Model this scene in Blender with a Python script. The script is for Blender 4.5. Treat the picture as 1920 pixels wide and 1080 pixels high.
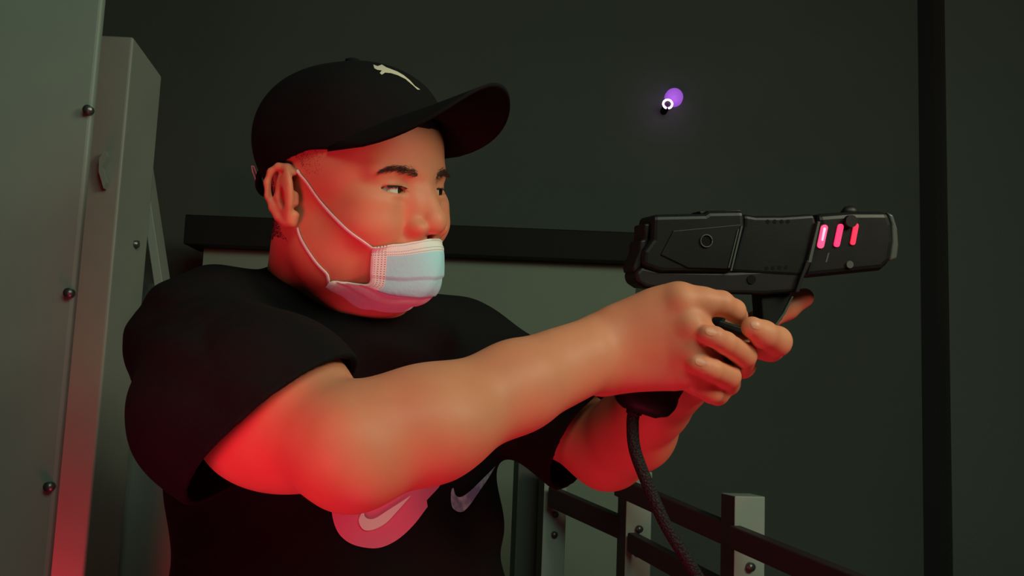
import bpy, math, random
import numpy as np
from mathutils import Vector, Matrix
from mathutils.bvhtree import BVHTree

for o in list(bpy.data.objects): bpy.data.objects.remove(o)
SC = bpy.context.scene
COL = SC.collection
random.seed(7); rng = np.random.default_rng(7)

# ------------------------------------------------------------------ camera
FPX = 1800.0
PITCH, ROLL = math.radians(6.9), math.radians(2.3)
CAMO = np.array([0.0, 0.0, 1.40])
_f = np.array([0, math.cos(PITCH), math.sin(PITCH)])
_r0 = np.array([1.0, 0, 0]); _u0 = np.array([0, -math.sin(PITCH), math.cos(PITCH)])
_u = _u0*math.cos(ROLL) - _r0*math.sin(ROLL)
_r = _r0*math.cos(ROLL) + _u0*math.sin(ROLL)
BAS = np.stack([_r, _f, _u], 1)            # columns: right, forward, up
cam = bpy.data.cameras.new('camera'); cam.sensor_width = 36; cam.lens = FPX/1920*36
cam.clip_start = .02
camo = bpy.data.objects.new('camera', cam); COL.objects.link(camo)
camo.matrix_world = Matrix(((_r[0], _u[0], -_f[0], CAMO[0]), (_r[1], _u[1], -_f[1], CAMO[1]), (_r[2], _u[2], -_f[2], CAMO[2]), (0, 0, 0, 1)))
SC.camera = camo
cam.dof.use_dof = False

def P(px, py, d):                          # a measured image point at depth d, in camera axes (metres)
    return np.array([(px-960)/FPX*d, d, (540-py)/FPX*d])
def toW(p):
    return np.asarray(p) @ BAS.T + CAMO
def W(px, py, d): return toW(P(px, py, d))

# ------------------------------------------------------------------ world and lights
SC.view_settings.view_transform = 'Standard'; SC.view_settings.look = 'None'
SC.view_settings.exposure = 0.0; SC.view_settings.gamma = 1
SC.view_settings.use_curve_mapping = False
wd = bpy.data.worlds.new('dim_hall'); SC.world = wd; wd.use_nodes = True
wd.node_tree.nodes['Background'].inputs[0].default_value = (0.55, 0.75, 0.5, 1)
wd.node_tree.nodes['Background'].inputs[1].default_value = 0.012

def area(name, loc, target, size, energy, col, sizey=None):
    l = bpy.data.lights.new(name, 'AREA'); l.energy = energy; l.color = col
    l.shape = 'RECTANGLE'; l.size = size; l.size_y = sizey or size
    o = bpy.data.objects.new(name, l); COL.objects.link(o)
    o.location = loc
    o.rotation_euler = (Vector(target)-Vector(loc)).to_track_quat('-Z', 'Y').to_euler()
    return o
area('screen_light', toW((1.25, .25, .75)), toW((-.1, .95, .0)), .5, 12.5, (1.0, .91, .66))
area('hall_light', toW((.6, -.4, 1.5)), toW((-.1, 2.2, -.3)), 1.2, 24.0, (.72, 1.0, .78))
area('red_floor_light', toW((.02, .56, -.90)), toW((-.05, .90, .0)), .35, 2.3, (1.0, .05, .13)).data.spread = math.radians(140)
area('red_side_light', toW((-.37, .40, -.17)), toW((-.17, .93, .01)), .20, .38, (1.0, .045, .12)).data.spread = math.radians(75)
area('red_post_fill', (-.78, 1.20, .92), (-.62, 1.45, 1.18), .25, 2.2, (1.0, .05, .08))  # added lamp hidden behind the column, reddens the post front

# ------------------------------------------------------------------ materials
def mat(name, col, rough=.6, metal=0, spec=.5, noise=None, bump=None, emit=None, sss=None, coat=0):
    m = bpy.data.materials.new(name); m.use_nodes = True
    nt = m.node_tree; b = nt.nodes['Principled BSDF']
    b.inputs['Base Color'].default_value = (*col, 1); b.inputs['Roughness'].default_value = rough
    b.inputs['Metallic'].default_value = metal; b.inputs['Specular IOR Level'].default_value = spec
    b.inputs['Coat Weight'].default_value = coat
    tc = nt.nodes.new('ShaderNodeTexCoord')
    if noise:                               # (scale, second colour, lo, hi)
        n = nt.nodes.new('ShaderNodeTexNoise'); n.inputs['Scale'].default_value = noise[0]; n.inputs['Detail'].default_value = 6
        nt.links.new(tc.outputs['Object'], n.inputs['Vector'])
        r = nt.nodes.new('ShaderNodeValToRGB'); r.color_ramp.elements[0].position = noise[2]; r.color_ramp.elements[1].position = noise[3]
        r.color_ramp.elements[0].color = (*col, 1); r.color_ramp.elements[1].color = (*noise[1], 1)
        nt.links.new(n.outputs['Fac'], r.inputs[0]); nt.links.new(r.outputs[0], b.inputs['Base Color'])
    if bump:                                # (scale, strength, distance)
        n = nt.nodes.new('ShaderNodeTexNoise'); n.inputs['Scale'].default_value = bump[0]; n.inputs['Detail'].default_value = 5
        nt.links.new(tc.outputs['Object'], n.inputs['Vector'])
        bp = nt.nodes.new('ShaderNodeBump'); bp.inputs['Strength'].default_value = bump[1]; bp.inputs['Distance'].default_value = bump[2]
        nt.links.new(n.outputs['Fac'], bp.inputs['Height']); nt.links.new(bp.outputs[0], b.inputs['Normal'])
    if emit:
        b.inputs['Emission Color'].default_value = (*emit[0], 1); b.inputs['Emission Strength'].default_value = emit[1]
    if sss:
        b.inputs['Subsurface Weight'].default_value = sss; b.inputs['Subsurface Radius'].default_value = (1, .35, .2)
        b.inputs['Subsurface Scale'].default_value = .008
    return m
M = {}
M['skin'] = mat('skin', (.66, .265, .145), .5, spec=.28, noise=(22, (.60, .225, .125), .35, .75), bump=(900, .12, .0006), sss=.18)
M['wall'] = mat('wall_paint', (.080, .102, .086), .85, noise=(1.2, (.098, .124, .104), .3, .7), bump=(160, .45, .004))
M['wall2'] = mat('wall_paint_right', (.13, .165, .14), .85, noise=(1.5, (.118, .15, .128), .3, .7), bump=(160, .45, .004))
M['groove'] = mat('gap_shade', (.012, .013, .014), .8)  # shade of the wall gap put into the colour
M['floor'] = mat('floor_vinyl', (.05, .055, .05), .6, noise=(3, (.06, .065, .06), .3, .7))
M['ceil'] = mat('ceiling_paint', (.05, .055, .05), .9)
M['panel'] = mat('partition_paint', (.25, .32, .245), .7, noise=(2, (.23, .295, .225), .3, .7))
M['beam'] = mat('dark_beam', (.014, .0125, .0125), .7, spec=.2)
M['grey'] = mat('pale_grey_metal', (.18, .235, .195), .6, noise=(6, (.165, .215, .18), .3, .7), bump=(60, .12, .002))
M['greyd'] = mat('grey_metal_post', (.21, .235, .20), .5, noise=(9, (.19, .21, .18), .3, .7))
M['rail'] = mat('rail_steel_redlit', (.034, .020, .023), .55)  # red light on the rails put into the base colour
M['postdark'] = mat('dark_green_post', (.07, .085, .07), .6)
M['postlit'] = mat('post_lit_face', (.28, .35, .30), .5)  # lit faces of the posts, brightness put into the colour
M['bolt'] = mat('bolt_steel', (.16, .165, .16), .38, metal=.8)
M['shirt'] = mat('black_cotton', (.0075, .0068, .0072), .95, spec=.12, bump=(35, .25, .01))
M['cap'] = mat('black_cap_twill', (.007, .0065, .007), .92, spec=.12, bump=(700, .3, .0008))
M['capthread'] = mat('cream_thread', (.62, .56, .42), .8)
M['trousers'] = mat('dark_denim', (.02, .022, .03), .9)
M['shoe'] = mat('shoe_black', (.02, .02, .02), .6)
M['pink'] = mat('pink_print', (.78, .16, .30), .75)
M['white'] = mat('white_print', (.80, .78, .74), .7)
M['blue'] = mat('blue_print', (.20, .22, .42), .7, noise=(60, (.55, .62, .72), .4, .6))
M['hair'] = mat('dark_hair', (.018, .014, .012), .6)
M['brow'] = mat('brow_hair', (.07, .042, .03), .7)
M['nail'] = mat('fingernail', (.66, .285, .17), .38, spec=.35)
M['sclera'] = mat('eye_white', (.72, .70, .62), .25)
M['iris'] = mat('eye_iris', (.018, .011, .008), .15)
M['pupil'] = mat('eye_pupil', (.004, .004, .004), .1)
M['loop'] = mat('white_elastic', (.80, .76, .72), .8)
M['gun'] = mat('black_gun_plastic', (.006, .0065, .0065), .4, spec=.28, noise=(25, (.010, .0105, .0105), .4, .75), bump=(500, .08, .0006))
M['gunlow'] = mat('dark_lower_plastic', (.012, .009, .010), .45, spec=.3)
M['gunedge'] = mat('pale_highlight_and_marks', (.055, .066, .058), .45)  # pale colour painting highlights on gun edges, also used for small marks
M['rubber'] = mat('black_rubber', (.005, .0055, .0055), .55, spec=.2)
M['glow1'] = mat('pink_slot_bright', (.8, .05, .15), .4, emit=((1.0, .045, .13), 1.9))
M['glow2'] = mat('pink_slot_mid', (.8, .03, .12), .4, emit=((1.0, .03, .13), 1.15))
M['glow3'] = mat('pink_slot_dim', (.8, .03, .1), .4, emit=((1.0, .025, .08), .75))
M['core'] = mat('slot_core', (.9, .5, .6), .4, emit=((1.0, .38, .55), 1.15))
M['led'] = mat('violet_led', (.9, .6, 1), .4, emit=((.95, .45, 1.0), 14))
M['lens'] = mat('violet_flare', (.4, .15, .6), .5, emit=((.36, .10, .72), .75))  # glow colour of the flare blob beside the ring
M['black'] = mat('matte_black', (.004, .004, .005), .8, spec=.15)

# ------------------------------------------------------------------ mesh helpers
def link(name, verts, faces, m, parent=None, smooth=True, org=None):
    me = bpy.data.meshes.new(name)
    verts = np.asarray(verts, dtype=np.float64)
    if org is None: org = parent.location if parent is not None else (0, 0, 0)
    verts = verts - np.array(org)
    if isinstance(faces, np.ndarray):
        n, k = faces.shape
        me.vertices.add(len(verts)); me.vertices.foreach_set('co', verts.astype(np.float32).ravel())
        me.loops.add(n*k); me.loops.foreach_set('vertex_index', faces.astype(np.int32).ravel())
        me.polygons.add(n); me.polygons.foreach_set('loop_start', np.arange(0, n*k, k, dtype=np.int32))
        me.update(calc_edges=True)
    else:
        me.from_pydata([tuple(v) for v in verts], [], [tuple(f) for f in faces]); me.update()
    me.polygons.foreach_set('use_smooth', [smooth]*len(me.polygons))
    for mm in (m if isinstance(m, (list, tuple)) else [m]): me.materials.append(mm)
    o = bpy.data.objects.new(name, me); COL.objects.link(o)
    if parent is not None: o.parent = parent
    else: o.location = org
    return o
def wlink(name, verts, faces, m, parent, smooth=True):
    """child mesh whose parent may itself be a child: verts in world space"""
    off = Vector((0, 0, 0)); p = parent
    while p is not None: off += p.location; p = p.parent
    return link(name, verts, faces, m, parent, smooth, org=tuple(off))
def tag(o, label=None, cat=None, group=None, kind=None):
    if label: o['label'] = label
    if cat: o['category'] = cat
    if group: o['group'] = group
    if kind: o['kind'] = kind
    return o
def empty(name, loc):
    o = bpy.data.objects.new(name, None); COL.objects.link(o); o.location = tuple(loc); o.empty_display_size = .05
    return o
def bevel(o, w, seg=3, ang=35):
    b = o.modifiers.new('bevel', 'BEVEL'); b.width = w; b.segments = seg; b.limit_method = 'ANGLE'; b.angle_limit = math.radians(ang)
    b.harden_normals = False
    return o
def box_vf(lo, hi):
    x0, y0, z0 = lo; x1, y1, z1 = hi
    v = [(x0, y0, z0), (x1, y0, z0), (x1, y1, z0), (x0, y1, z0), (x0, y0, z1), (x1, y0, z1), (x1, y1, z1), (x0, y1, z1)]
    f = [(0, 3, 2, 1), (4, 5, 6, 7), (0, 1, 5, 4), (1, 2, 6, 5), (2, 3, 7, 6), (3, 0, 4, 7)]
    return v, f
def join(*vfs):
    V = []; F = []
    for v, f in vfs:
        n = len(V); V += [tuple(p) for p in v]; F += [tuple(i+n for i in q) for q in f]
    return V, F
def prism(poly, ext):
    """poly: world points (coplanar), extruded by vector ext"""
    poly = [np.array(p, float) for p in poly]; n = len(poly)
    nrm = sum(np.cross(poly[i]-poly[0], poly[(i+1) % n]-poly[0]) for i in range(1, n-1))
    if np.dot(nrm, ext) > 0: poly = poly[::-1]
    V = poly + [p+ext for p in poly]
    F = [tuple(range(n)), tuple(range(2*n-1, n-1, -1))]
    for i in range(n): j = (i+1) % n; F.append((j, i, n+i, n+j))
    return V, F
def spline(pts, n):
    """Catmull-Rom through rows of pts (any width)"""
    p = np.asarray(pts, float); m = len(p)
    p = np.vstack([2*p[0]-p[1], p, 2*p[-1]-p[-2]])
    out = []
    for t in np.linspace(0, m-1-1e-9, n):
        i = int(t); u = t-i; a, b, c, d = p[i:i+4]
        out.append(.5*((2*b)+(-a+c)*u+(2*a-5*b+4*c-d)*u*u+(-a+3*b-3*c+d)*u**3))
    return np.array(out)
def tube(pts, r, seg=12, flat=None):
    pts = np.asarray(pts, float); n = len(pts); r = np.full(n, r) if np.isscalar(r) else np.asarray(r)
    V = []; F = []
    t = np.gradient(pts, axis=0); t /= np.linalg.norm(t, axis=1)[:, None]+1e-12
    up = np.array([0, 0, 1.]) if abs(t[0][2]) < .9 else np.array([1., 0, 0])
    a = np.cross(t[0], up); a /= np.linalg.norm(a)
    for i in range(n):
        a = a-t[i]*a.dot(t[i]); a /= np.linalg.norm(a); b = np.cross(t[i], a)
        for k in range(seg):
            w = 2*math.pi*k/seg
            if flat is None: V.append(pts[i]+r[i]*(a*math.cos(w)+b*math.sin(w)))
            else:
                nn = flat[i]-t[i]*flat[i].dot(t[i]); nn /= np.linalg.norm(nn); ss = np.cross(t[i], nn)
                V.append(pts[i]+r[i]*(ss*math.cos(w)+.35*nn*math.sin(w)))
    for i in range(n-1):
        for k in range(seg):
            k2 = (k+1) % seg
            F.append((i*seg+k, i*seg+k2, (i+1)*seg+k2, (i+1)*seg+k))
    F.append(tuple(range(seg-1, -1, -1))); F.append(tuple((n-1)*seg+k for k in range(seg)))
    return V, F
def cyl(c, axis, r, h, seg=24):
    axis = np.array(axis, float); axis /= np.linalg.norm(axis)
    return tube([np.array(c)-axis*h/2, np.array(c)+axis*h/2], r, seg)

# ------------------------------------------------------------------ signed-distance modelling: one continuous skin per body
class Sdf:
    def __init__(s): s.p = []
    def ell(s, c, r, R=None, op='u', k=.01):
        s.p.append(('e', np.array(c, float), np.array(r, float), np.eye(3) if R is None else np.array(R, float), op, k)); return s
    def cap(s, a, b, ra, rb, op='u', k=.01, fl=None):
        s.p.append(('c', np.array(a, float), np.array(b, float), (ra, rb, fl), op, k)); return s
    def plane(s, c, n, op='s', k=.001):       # removes the side n points to
        n = np.array(n, float); s.p.append(('p', np.array(c, float), n/np.linalg.norm(n), None, op, k)); return s
    @staticmethod
    def d1(q, X):
        if q[0] == 'e':
            L = (X-q[1]) @ q[3]; k0 = np.sqrt(((L/q[2])**2).sum(-1)); k1 = np.sqrt(((L/q[2]**2)**2).sum(-1))+1e-9
            return k0*(k0-1)/k1
        if q[0] == 'c':
            a, b = q[1], q[2]; ra, rb, fl = q[3]; pa = X-a; ba = b-a; sc = 1
            if fl is not None:
                n, f = fl; n = np.asarray(n)
                pa = pa+np.outer(pa@n-0, n)*(1/f-1) if pa.ndim == 2 else pa+n*(pa@n)*(1/f-1)
                ba = ba+n*(ba@n)*(1/f-1); sc = f
            h = np.clip((pa@ba)/(ba@ba), 0, 1)
            return (np.sqrt(((pa-h[:, None]*ba)**2).sum(-1))-(ra+(rb-ra)*h))*sc
        return -((X-q[1])@q[2])                # plane: negative on the n side
    def ev(s, X, idx=None):
        d = None
        for i in (range(len(s.p)) if idx is None else idx):
            q = s.p[i]; e = s.d1(q, X); op, k = q[4], q[5]
            if op == 'u':
                if d is None: d = e; continue
                h = np.clip(.5+.5*(d-e)/k, 0, 1); d = d+(e-d)*h-k*h*(1-h)
            else:
                if d is None: continue
                e = -e; h = np.clip(.5-.5*(d-e)/k, 0, 1); d = d+(e-d)*h+k*h*(1-h)
        return np.full(len(X), 1.) if d is None else d
    def bounds(s):
        lo = []; hi = []
        for q in s.p:
            if q[4] != 'u': continue
            if q[0] == 'e': m = q[2].max(); lo.append(q[1]-m); hi.append(q[1]+m)
            elif q[0] == 'c': m = max(q[3][:2]); lo.append(np.minimum(q[1], q[2])-m); hi.append(np.maximum(q[1], q[2])+m)
        return np.min(lo, 0)-.02, np.max(hi, 0)+.02
    def mesh(s, h, shell=None, post=None):
        B = 12; lo, hi = s.bounds(); bs = B*h
        nb = np.ceil((hi-lo)/bs).astype(int)
        gi = np.stack(np.meshgrid(*[np.arange(n) for n in nb], indexing='ij'), -1).reshape(-1, 3)
        cen = lo+(gi+.5)*bs; hd = bs*.866
        dc = s.ev(cen); keep = np.abs(dc) < hd*1.7+(.006 if post is None else .022); gi = gi[keep]; cen = cen[keep]
        D1 = np.stack([s.d1(q, cen) if q[0] != 'x' else 0 for q in s.p], 1)
        kk = np.array([q[5] for q in s.p])
        loc = np.stack(np.meshgrid(*[np.arange(B+1)]*3, indexing='ij'), -1).reshape(-1, 3)
        NV = []; NK = []; NQ = []
        S = (nb*B+3).astype(np.int64)
        key = lambda c: ((c[..., 0]+1)*S[1]+(c[..., 1]+1))*S[2]+(c[..., 2]+1)
        cn = np.stack(np.meshgrid(*[[0, 1]]*3, indexing='ij'), -1).reshape(-1, 3)
        ed = [(a, b) for a in range(8) for b in range(a+1, 8) if np.abs(cn[a]-cn[b]).sum() == 1]
        for bi in range(len(gi)):
            idx = np.nonzero(D1[bi] < hd*1.9+kk+(.004 if post is None else .02))[0]
            if len(idx) == 0: continue
            g0 = gi[bi]*B; X = lo+(g0+loc)*h
            d = s.ev(X, idx)
            if post is not None: d = post(X, d)
            if shell is not None: d = np.maximum(d, -(d+shell))
            if d.min() > 0 or d.max() < 0: continue
            V = d.reshape(B+1, B+1, B+1); sg = V < 0
            cnt = sum(sg[a:B+a, b:B+b, c:B+c].astype(int) for a, b, c in cn)
            cells = np.argwhere((cnt > 0) & (cnt < 8))
            if len(cells) == 0: continue
            cv = np.stack([V[cells[:, 0]+a, cells[:, 1]+b, cells[:, 2]+c] for a, b, c in cn], 1)
            acc = np.zeros((len(cells), 3)); num = np.zeros(len(cells))
            for a, b in ed:
                va, vb = cv[:, a], cv[:, b]; m = (va < 0) != (vb < 0)
                t = np.where(m, va/(va-vb+1e-20), 0)
                acc += np.where(m[:, None], cn[a]+(cn[b]-cn[a])*t[:, None], 0); num += m
            NV.append(lo+(g0+cells+acc/num[:, None])*h); NK.append(key(g0+cells))
            for ax in range(3):
                sl0 = [slice(0, B)]*3; sl1 = [slice(0, B)]*3; sl1[ax] = slice(1, B+1)
                s0 = sg[tuple(sl0)]; s1 = sg[tuple(sl1)]
                e = np.argwhere(s0 != s1)
                if len(e) == 0: continue
                inn = s0[e[:, 0], e[:, 1], e[:, 2]]
                u = np.zeros(3, int); u[(ax+1) % 3] = 1; v = np.zeros(3, int); v[(ax+2) % 3] = 1
                c = g0+e
                q = np.stack([key(c-u-v), key(c-v), key(c), key(c-u)], 1)
                q[~inn] = q[~inn][:, ::-1]; NQ.append(q)
        NV = np.concatenate(NV); NK = np.concatenate(NK); NQ = np.concatenate(NQ)
        o = np.argsort(NK); NK = NK[o]; NV = NV[o]
        i = np.searchsorted(NK, NQ.ravel()); i = np.clip(i, 0, len(NK)-1)
        ok = (NK[i] == NQ.ravel()).reshape(-1, 4).all(1)
        return NV, i.reshape(-1, 4)[ok]
def smooth(V, F, it=1, lam=.5):
    for _ in range(it):
        acc = np.zeros_like(V); n = np.zeros(len(V))
        for a, b in ((0, 1), (1, 2), (2, 3), (3, 0)):
            np.add.at(acc, F[:, a], V[F[:, b]]); np.add.at(acc, F[:, b], V[F[:, a]])
            np.add.at(n, F[:, a], 1); np.add.at(n, F[:, b], 1)
        V = V+lam*(acc/np.maximum(n, 1)[:, None]-V)
    return V
def unit(v): v = np.asarray(v, float); return v/np.linalg.norm(v)

#@@STRUCTURE
# ------------------------------------------------------------------ the room
def struct(name, vf, m, sm=False):
    o = link(name, vf[0], vf[1], m, smooth=sm); o['kind'] = 'structure'; return o
YB = 3.35
struct('floor', box_vf((-3, -2.2, -.1), (3, YB+.2, 0)), M['floor'])
struct('ceiling', box_vf((-3, -2.2, 3.0), (3, YB+.2, 3.1)), M['ceil'])
xr = W(1765, 540, 3.4)[0]; xg = W(1722, 540, 3.4)[0]
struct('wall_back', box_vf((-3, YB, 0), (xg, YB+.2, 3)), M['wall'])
struct('shaded_gap_1', box_vf((xg, YB+.05, 0), (xr, YB+.2, 3)), M['groove'])  # gap at the corner, its shade painted near black
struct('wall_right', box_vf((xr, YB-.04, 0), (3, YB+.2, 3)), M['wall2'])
struct('wall_left', box_vf((-3, -2.2, 0), (-2.85, YB, 3)), M['wall'])

# partition behind the man: pale panel under a dark beam
def onY(px, py, Y):                        # where the view ray of an image point meets the vertical plane y = Y
    r = toW(P(px, py, 1.))-CAMO; return CAMO+r*(Y/r[1])
Yp = 3.0
pe = empty('partition', ((onY(380, 480, Yp)[0]+onY(1195, 480, Yp)[0])/2, Yp+.05, 0))
tag(pe, 'pale grey-green partition panel under a dark beam behind the man', 'partition')
a = onY(382, 470, Yp); b = onY(1193, 487, Yp)
wlink('panel', *box_vf((a[0], Yp, 0), (b[0], Yp+.06, b[2]+.01)), M['panel'], pe, False)
a = onY(347, 408, Yp-.08); b = onY(1197, 487, Yp-.08); zt = (onY(345, 407, Yp-.08)[2]+onY(1195, 430, Yp-.08)[2])/2
zb = (onY(380, 463, Yp-.08)[2]+b[2])/2
o = wlink('beam', *box_vf((a[0], Yp-.08, zb), (b[0], Yp+.08, zt)), M['beam'], pe, False); bevel(o, .004)
o['label'] = 'dark beam'

#@@RAILING
# railing of steel posts and flat rails, running towards the camera on the right
def post_at(px_mid, py_top, d, w, h=None):
    return W(px_mid, py_top, d), w
rail = empty('railing', (W(1400, 940, 1.75)[0], W(1400, 940, 1.75)[1], 0))
tag(rail, 'dark steel stair railing with square posts and sloping rails in front of the dark wall', 'railing')
ra = math.radians(-24)
ax_, ay_ = np.array([math.cos(ra), math.sin(ra), 0]), np.array([-math.sin(ra), math.cos(ra), 0])
def obox(c, hx, hy, z0, z1, ang=0.0):
    ux = np.array([math.cos(ang), math.sin(ang), 0]); uy = np.array([-math.sin(ang), math.cos(ang), 0])
    c = np.array([c[0], c[1], 0.]); V = []
    for z in (z0, z1):
        for sx, sy in ((-1, -1), (1, -1), (1, 1), (-1, 1)): V.append(c+ux*hx*sx+uy*hy*sy+np.array([0, 0, z]))
    return V, [(0, 3, 2, 1), (4, 5, 6, 7), (0, 1, 5, 4), (1, 2, 6, 5), (2, 3, 7, 6), (3, 0, 4, 7)]
posts = [  # near-edge px, top y, depth
    (1378, 930, 1.75), (1176, 884, 2.15), (1022, 870, 2.45), (973, 850, 2.6)]
PT = []
for i, (px, py, d) in enumerate(posts):
    w = .030
    e = W(px, py, d)                       # vertical edge nearest the camera
    an = math.radians(12)
    ux = np.array([math.cos(an), math.sin(an), 0]); uy = np.array([-math.sin(an), math.cos(an), 0])
    c = e+ux*w+uy*w
    V, F = obox(c, w, w, 0, e[2], an)
    o = wlink('post', V, F, [M['postlit'] if i < 3 else M['postdark'], M['rail']], rail, False)
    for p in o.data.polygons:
        if p.normal.dot(Vector(ux)) < -.5: p.material_index = 1  # shaded left side of the post painted dark
    bevel(o, .002)
    PT.append((e, ux, uy, w))
    for dz in ((-.125, -.175) if i < 3 else ()):
        cc = e+ux*w*1.0-uy*.004+np.array([0, 0, dz])
        wlink('bolt', *cyl(cc, uy, .008, .010, 12), M['bolt'], rail)
def flatrail(p0, p1, hgt, th=.012):
    p0 = np.array(p0); p1 = np.array(p1); d = unit(p1-p0); n = unit(np.cross(d, [0, 0, 1])); V = []
    z = np.array([0, 0, hgt])
    for p in (p0, p1):
        V += [p-n*th, p+n*th, p+n*th-z, p-n*th-z]
    return V, [(0, 1, 2, 3), (7, 6, 5, 4), (0, 4, 5, 1), (1, 5, 6, 2), (2, 6, 7, 3), (3, 7, 4, 0)]
for a, b, h in (((1378, 985, 1.72), (1690, 1110, 1.30), .040), ((1160, 893, 2.13), (1372, 982, 1.79), .042),
                ((1035, 912, 2.42), (1180, 974, 2.17), .050), ((1185, 998, 2.12), (1372, 1095, 1.78), .042),
                ((1385, 1110, 1.72), (1690, 1260, 1.30), .040)):
    o = wlink('rail', *flatrail(W(*a), W(*b), h), M['rail'], rail, False); bevel(o, .003)

#@@LEFT
# big pale column close on the left with bolts down its edge
e = W(192, 0, 1.05); e2 = W(92, 1080, 1.05)
xe = onY(140, 540, 1.05)[0]
colm = empty('steel_column', (xe-.25, 1.15, 0))
tag(colm, 'wide pale grey metal column with bolts down its right edge at the far left', 'column')
o = wlink('column_body', *box_vf((xe-.55, 1.05, 0), (xe, 1.062, 2.6)), M['grey'], colm, False); bevel(o, .004)
for px, py in ((168, 208), (132, 550), (95, 912)):
    c = onY(px, py, 1.05); c[1] = 1.047
    wlink('bolt', *cyl(c, (0, 1, 0), .0052, .008, 16), M['bolt'], colm)
# frame post with brace behind it
fr = empty('frame_post', (W(200, 540, 1.5)[0], 1.52, 0))
tag(fr, 'grey boxed steel post with a sloping brace between the pale column and the man', 'post')
Yf = 1.45
el = onY(150, 68, Yf); er = onY(250, 68, Yf); 
zt = er[2]
V, F = box_vf((el[0], Yf, 0), (er[0], Yf+.10, zt)); 
# right flank runs away from the camera and its top corner is cut
V[6] = (V[6][0]+.012, V[6][1], V[6][2]-.03); V[2] = (V[2][0]+.012, V[2][1], V[2][2])
o = wlink('post_box', V, F, M['greyd'], fr, False); bevel(o, .004)
b0 = onY(255, 200, Yf+.12); b1 = onY(300, 500, Yf+.12); dd = unit(b1-b0)
b1 = b0+dd*1.1
n = np.array([0, 1., 0]); s_ = unit(np.cross(dd, n)); 
V = []
for p in (b0, b1):
    V += [p-s_*.007-n*.02, p+s_*.007-n*.02, p+s_*.007+n*.02, p-s_*.007+n*.02]
o = wlink('brace', V, [(0, 1, 2, 3), (7, 6, 5, 4), (0, 4, 5, 1), (1, 5, 6, 2), (2, 6, 7, 3), (3, 7, 4, 0)], M['greyd'], fr, False); bevel(o, .001)
c = onY(238, 457, Yf+.06)
wlink('bolt', *cyl((er[0]+.006, Yf+.06, c[2]), (1, 0, 0), .006, .014, 12), M['bolt'], fr)
# small latch on the post's front
V, F = prism([onY(x, y, Yf-.002) for x, y in ((203, 286), (192, 300), (191, 325), (200, 356), (205, 345), (197, 318), (206, 296))], np.array([0, -.012, 0]))
o = wlink('latch', V, F, M['grey'], fr, False)
pl = empty('back_panel', (onY(270, 800, 1.62)[0], 1.64, 0))
tag(pl, 'low grey metal panel standing behind the man at the left', 'panel')
a = onY(205, 470, 1.62); b = onY(262, 600, 1.62)
o = wlink('sheet', *box_vf((a[0]-.03, 1.62, 0), (b[0]+.16, 1.635, onY(230, 530, 1.62)[2])), M['greyd'], pl, False)

#@@LAMP
Yl = 3.33
lc = onY(1252, 195, 3.26)
lamp = empty('violet_wall_lamp', (lc[0], 3.345, lc[2]))
tag(lamp, 'small violet ring lamp with an added glowing dome for its flare on the dark back wall', 'lamp')
ring = [lc+np.array([math.cos(t)*.0155, 0, math.sin(t)*.0155]) for t in np.linspace(math.radians(-80), math.radians(255), 40)]
wlink('led_ring', *tube(ring, .0032, 8), M['led'], lamp)
wlink('housing', *tube([lc+np.array([0, .004, 0]), lc+np.array([0, .03, 0]), (lc[0], YB, lc[2])], [.013, .013, .012], 20), M['black'], lamp)
dc = onY(1265, 180, 3.325)
lat = [(.0, -.016), (.008, -.0155), (.016, -.013), (.023, -.009), (.029, -.002), (.032, .008), (.033, .025)]
V = []; F = []; ns = 28
for r_, y_ in lat:
    for k in range(ns): V.append((dc[0]+max(r_, .0005)*math.cos(2*math.pi*k/ns), dc[1]+y_, dc[2]+max(r_, .0005)*math.sin(2*math.pi*k/ns)))
for i in range(len(lat)-1):
    for k in range(ns): F.append((i*ns+k, i*ns+(k+1) % ns, (i+1)*ns+(k+1) % ns, (i+1)*ns+k))
F.append(tuple(range(ns)))
wlink('flare_dome', V, F, M['lens'], lamp)  # glowing dome added for the flare blob next to the ring

#@@PERSON
# ------------------------------------------------------------------ the man
person = empty('person', (toW((-.19, 1.05, 0))[0], toW((-.19, 1.05, 0))[1], 0))
tag(person, 'man in black cap, lowered face mask and black t-shirt aiming the black light gun', 'person')
# head frame
HY, HP, HR = math.radians(57), math.radians(-3), math.radians(3)
HO = np.array([-.160, .96, .092]); HS = .00098
def _hm():
    cy, sy = math.cos(HY), math.sin(HY)
    F = np.array([sy, -cy, 0]); R = np.array([-cy, -sy, 0]); U = np.array([0, 0, 1.])
    F2 = F*math.cos(HP)+U*math.sin(HP); U2 = U*math.cos(HP)-F*math.sin(HP)
    return np.stack([F2, R*math.cos(HR)-U2*math.sin(HR), U2*math.cos(HR)+R*math.sin(HR)], 1)
HM = _hm()
def h(x, s, z): return HO+HM@np.array([x, s, z])*HS
def hdir(x, s, z): return HM@np.array([x, s, z])
def rotl(ax, deg):                         # head-frame rotation about local axis
    a = math.radians(deg); c, s = math.cos(a), math.sin(a)
    R = {'x': [[1, 0, 0], [0, c, -s], [0, s, c]], 's': [[c, 0, s], [0, 1, 0], [-s, 0, c]], 'z': [[c, -s, 0], [s, c, 0], [0, 0, 1]]}[ax]
    return np.array(R)
B = Sdf()
def he(c, r, k=8, op='u', R=None): B.ell(h(*c), np.array(r)*HS, HM if R is None else HM@R, op, k*HS)
def hc(a, b, ra, rb=None, k=6, op='u'): B.cap(h(*a), h(*b), ra*HS, (rb or ra)*HS, op, k*HS)
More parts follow.
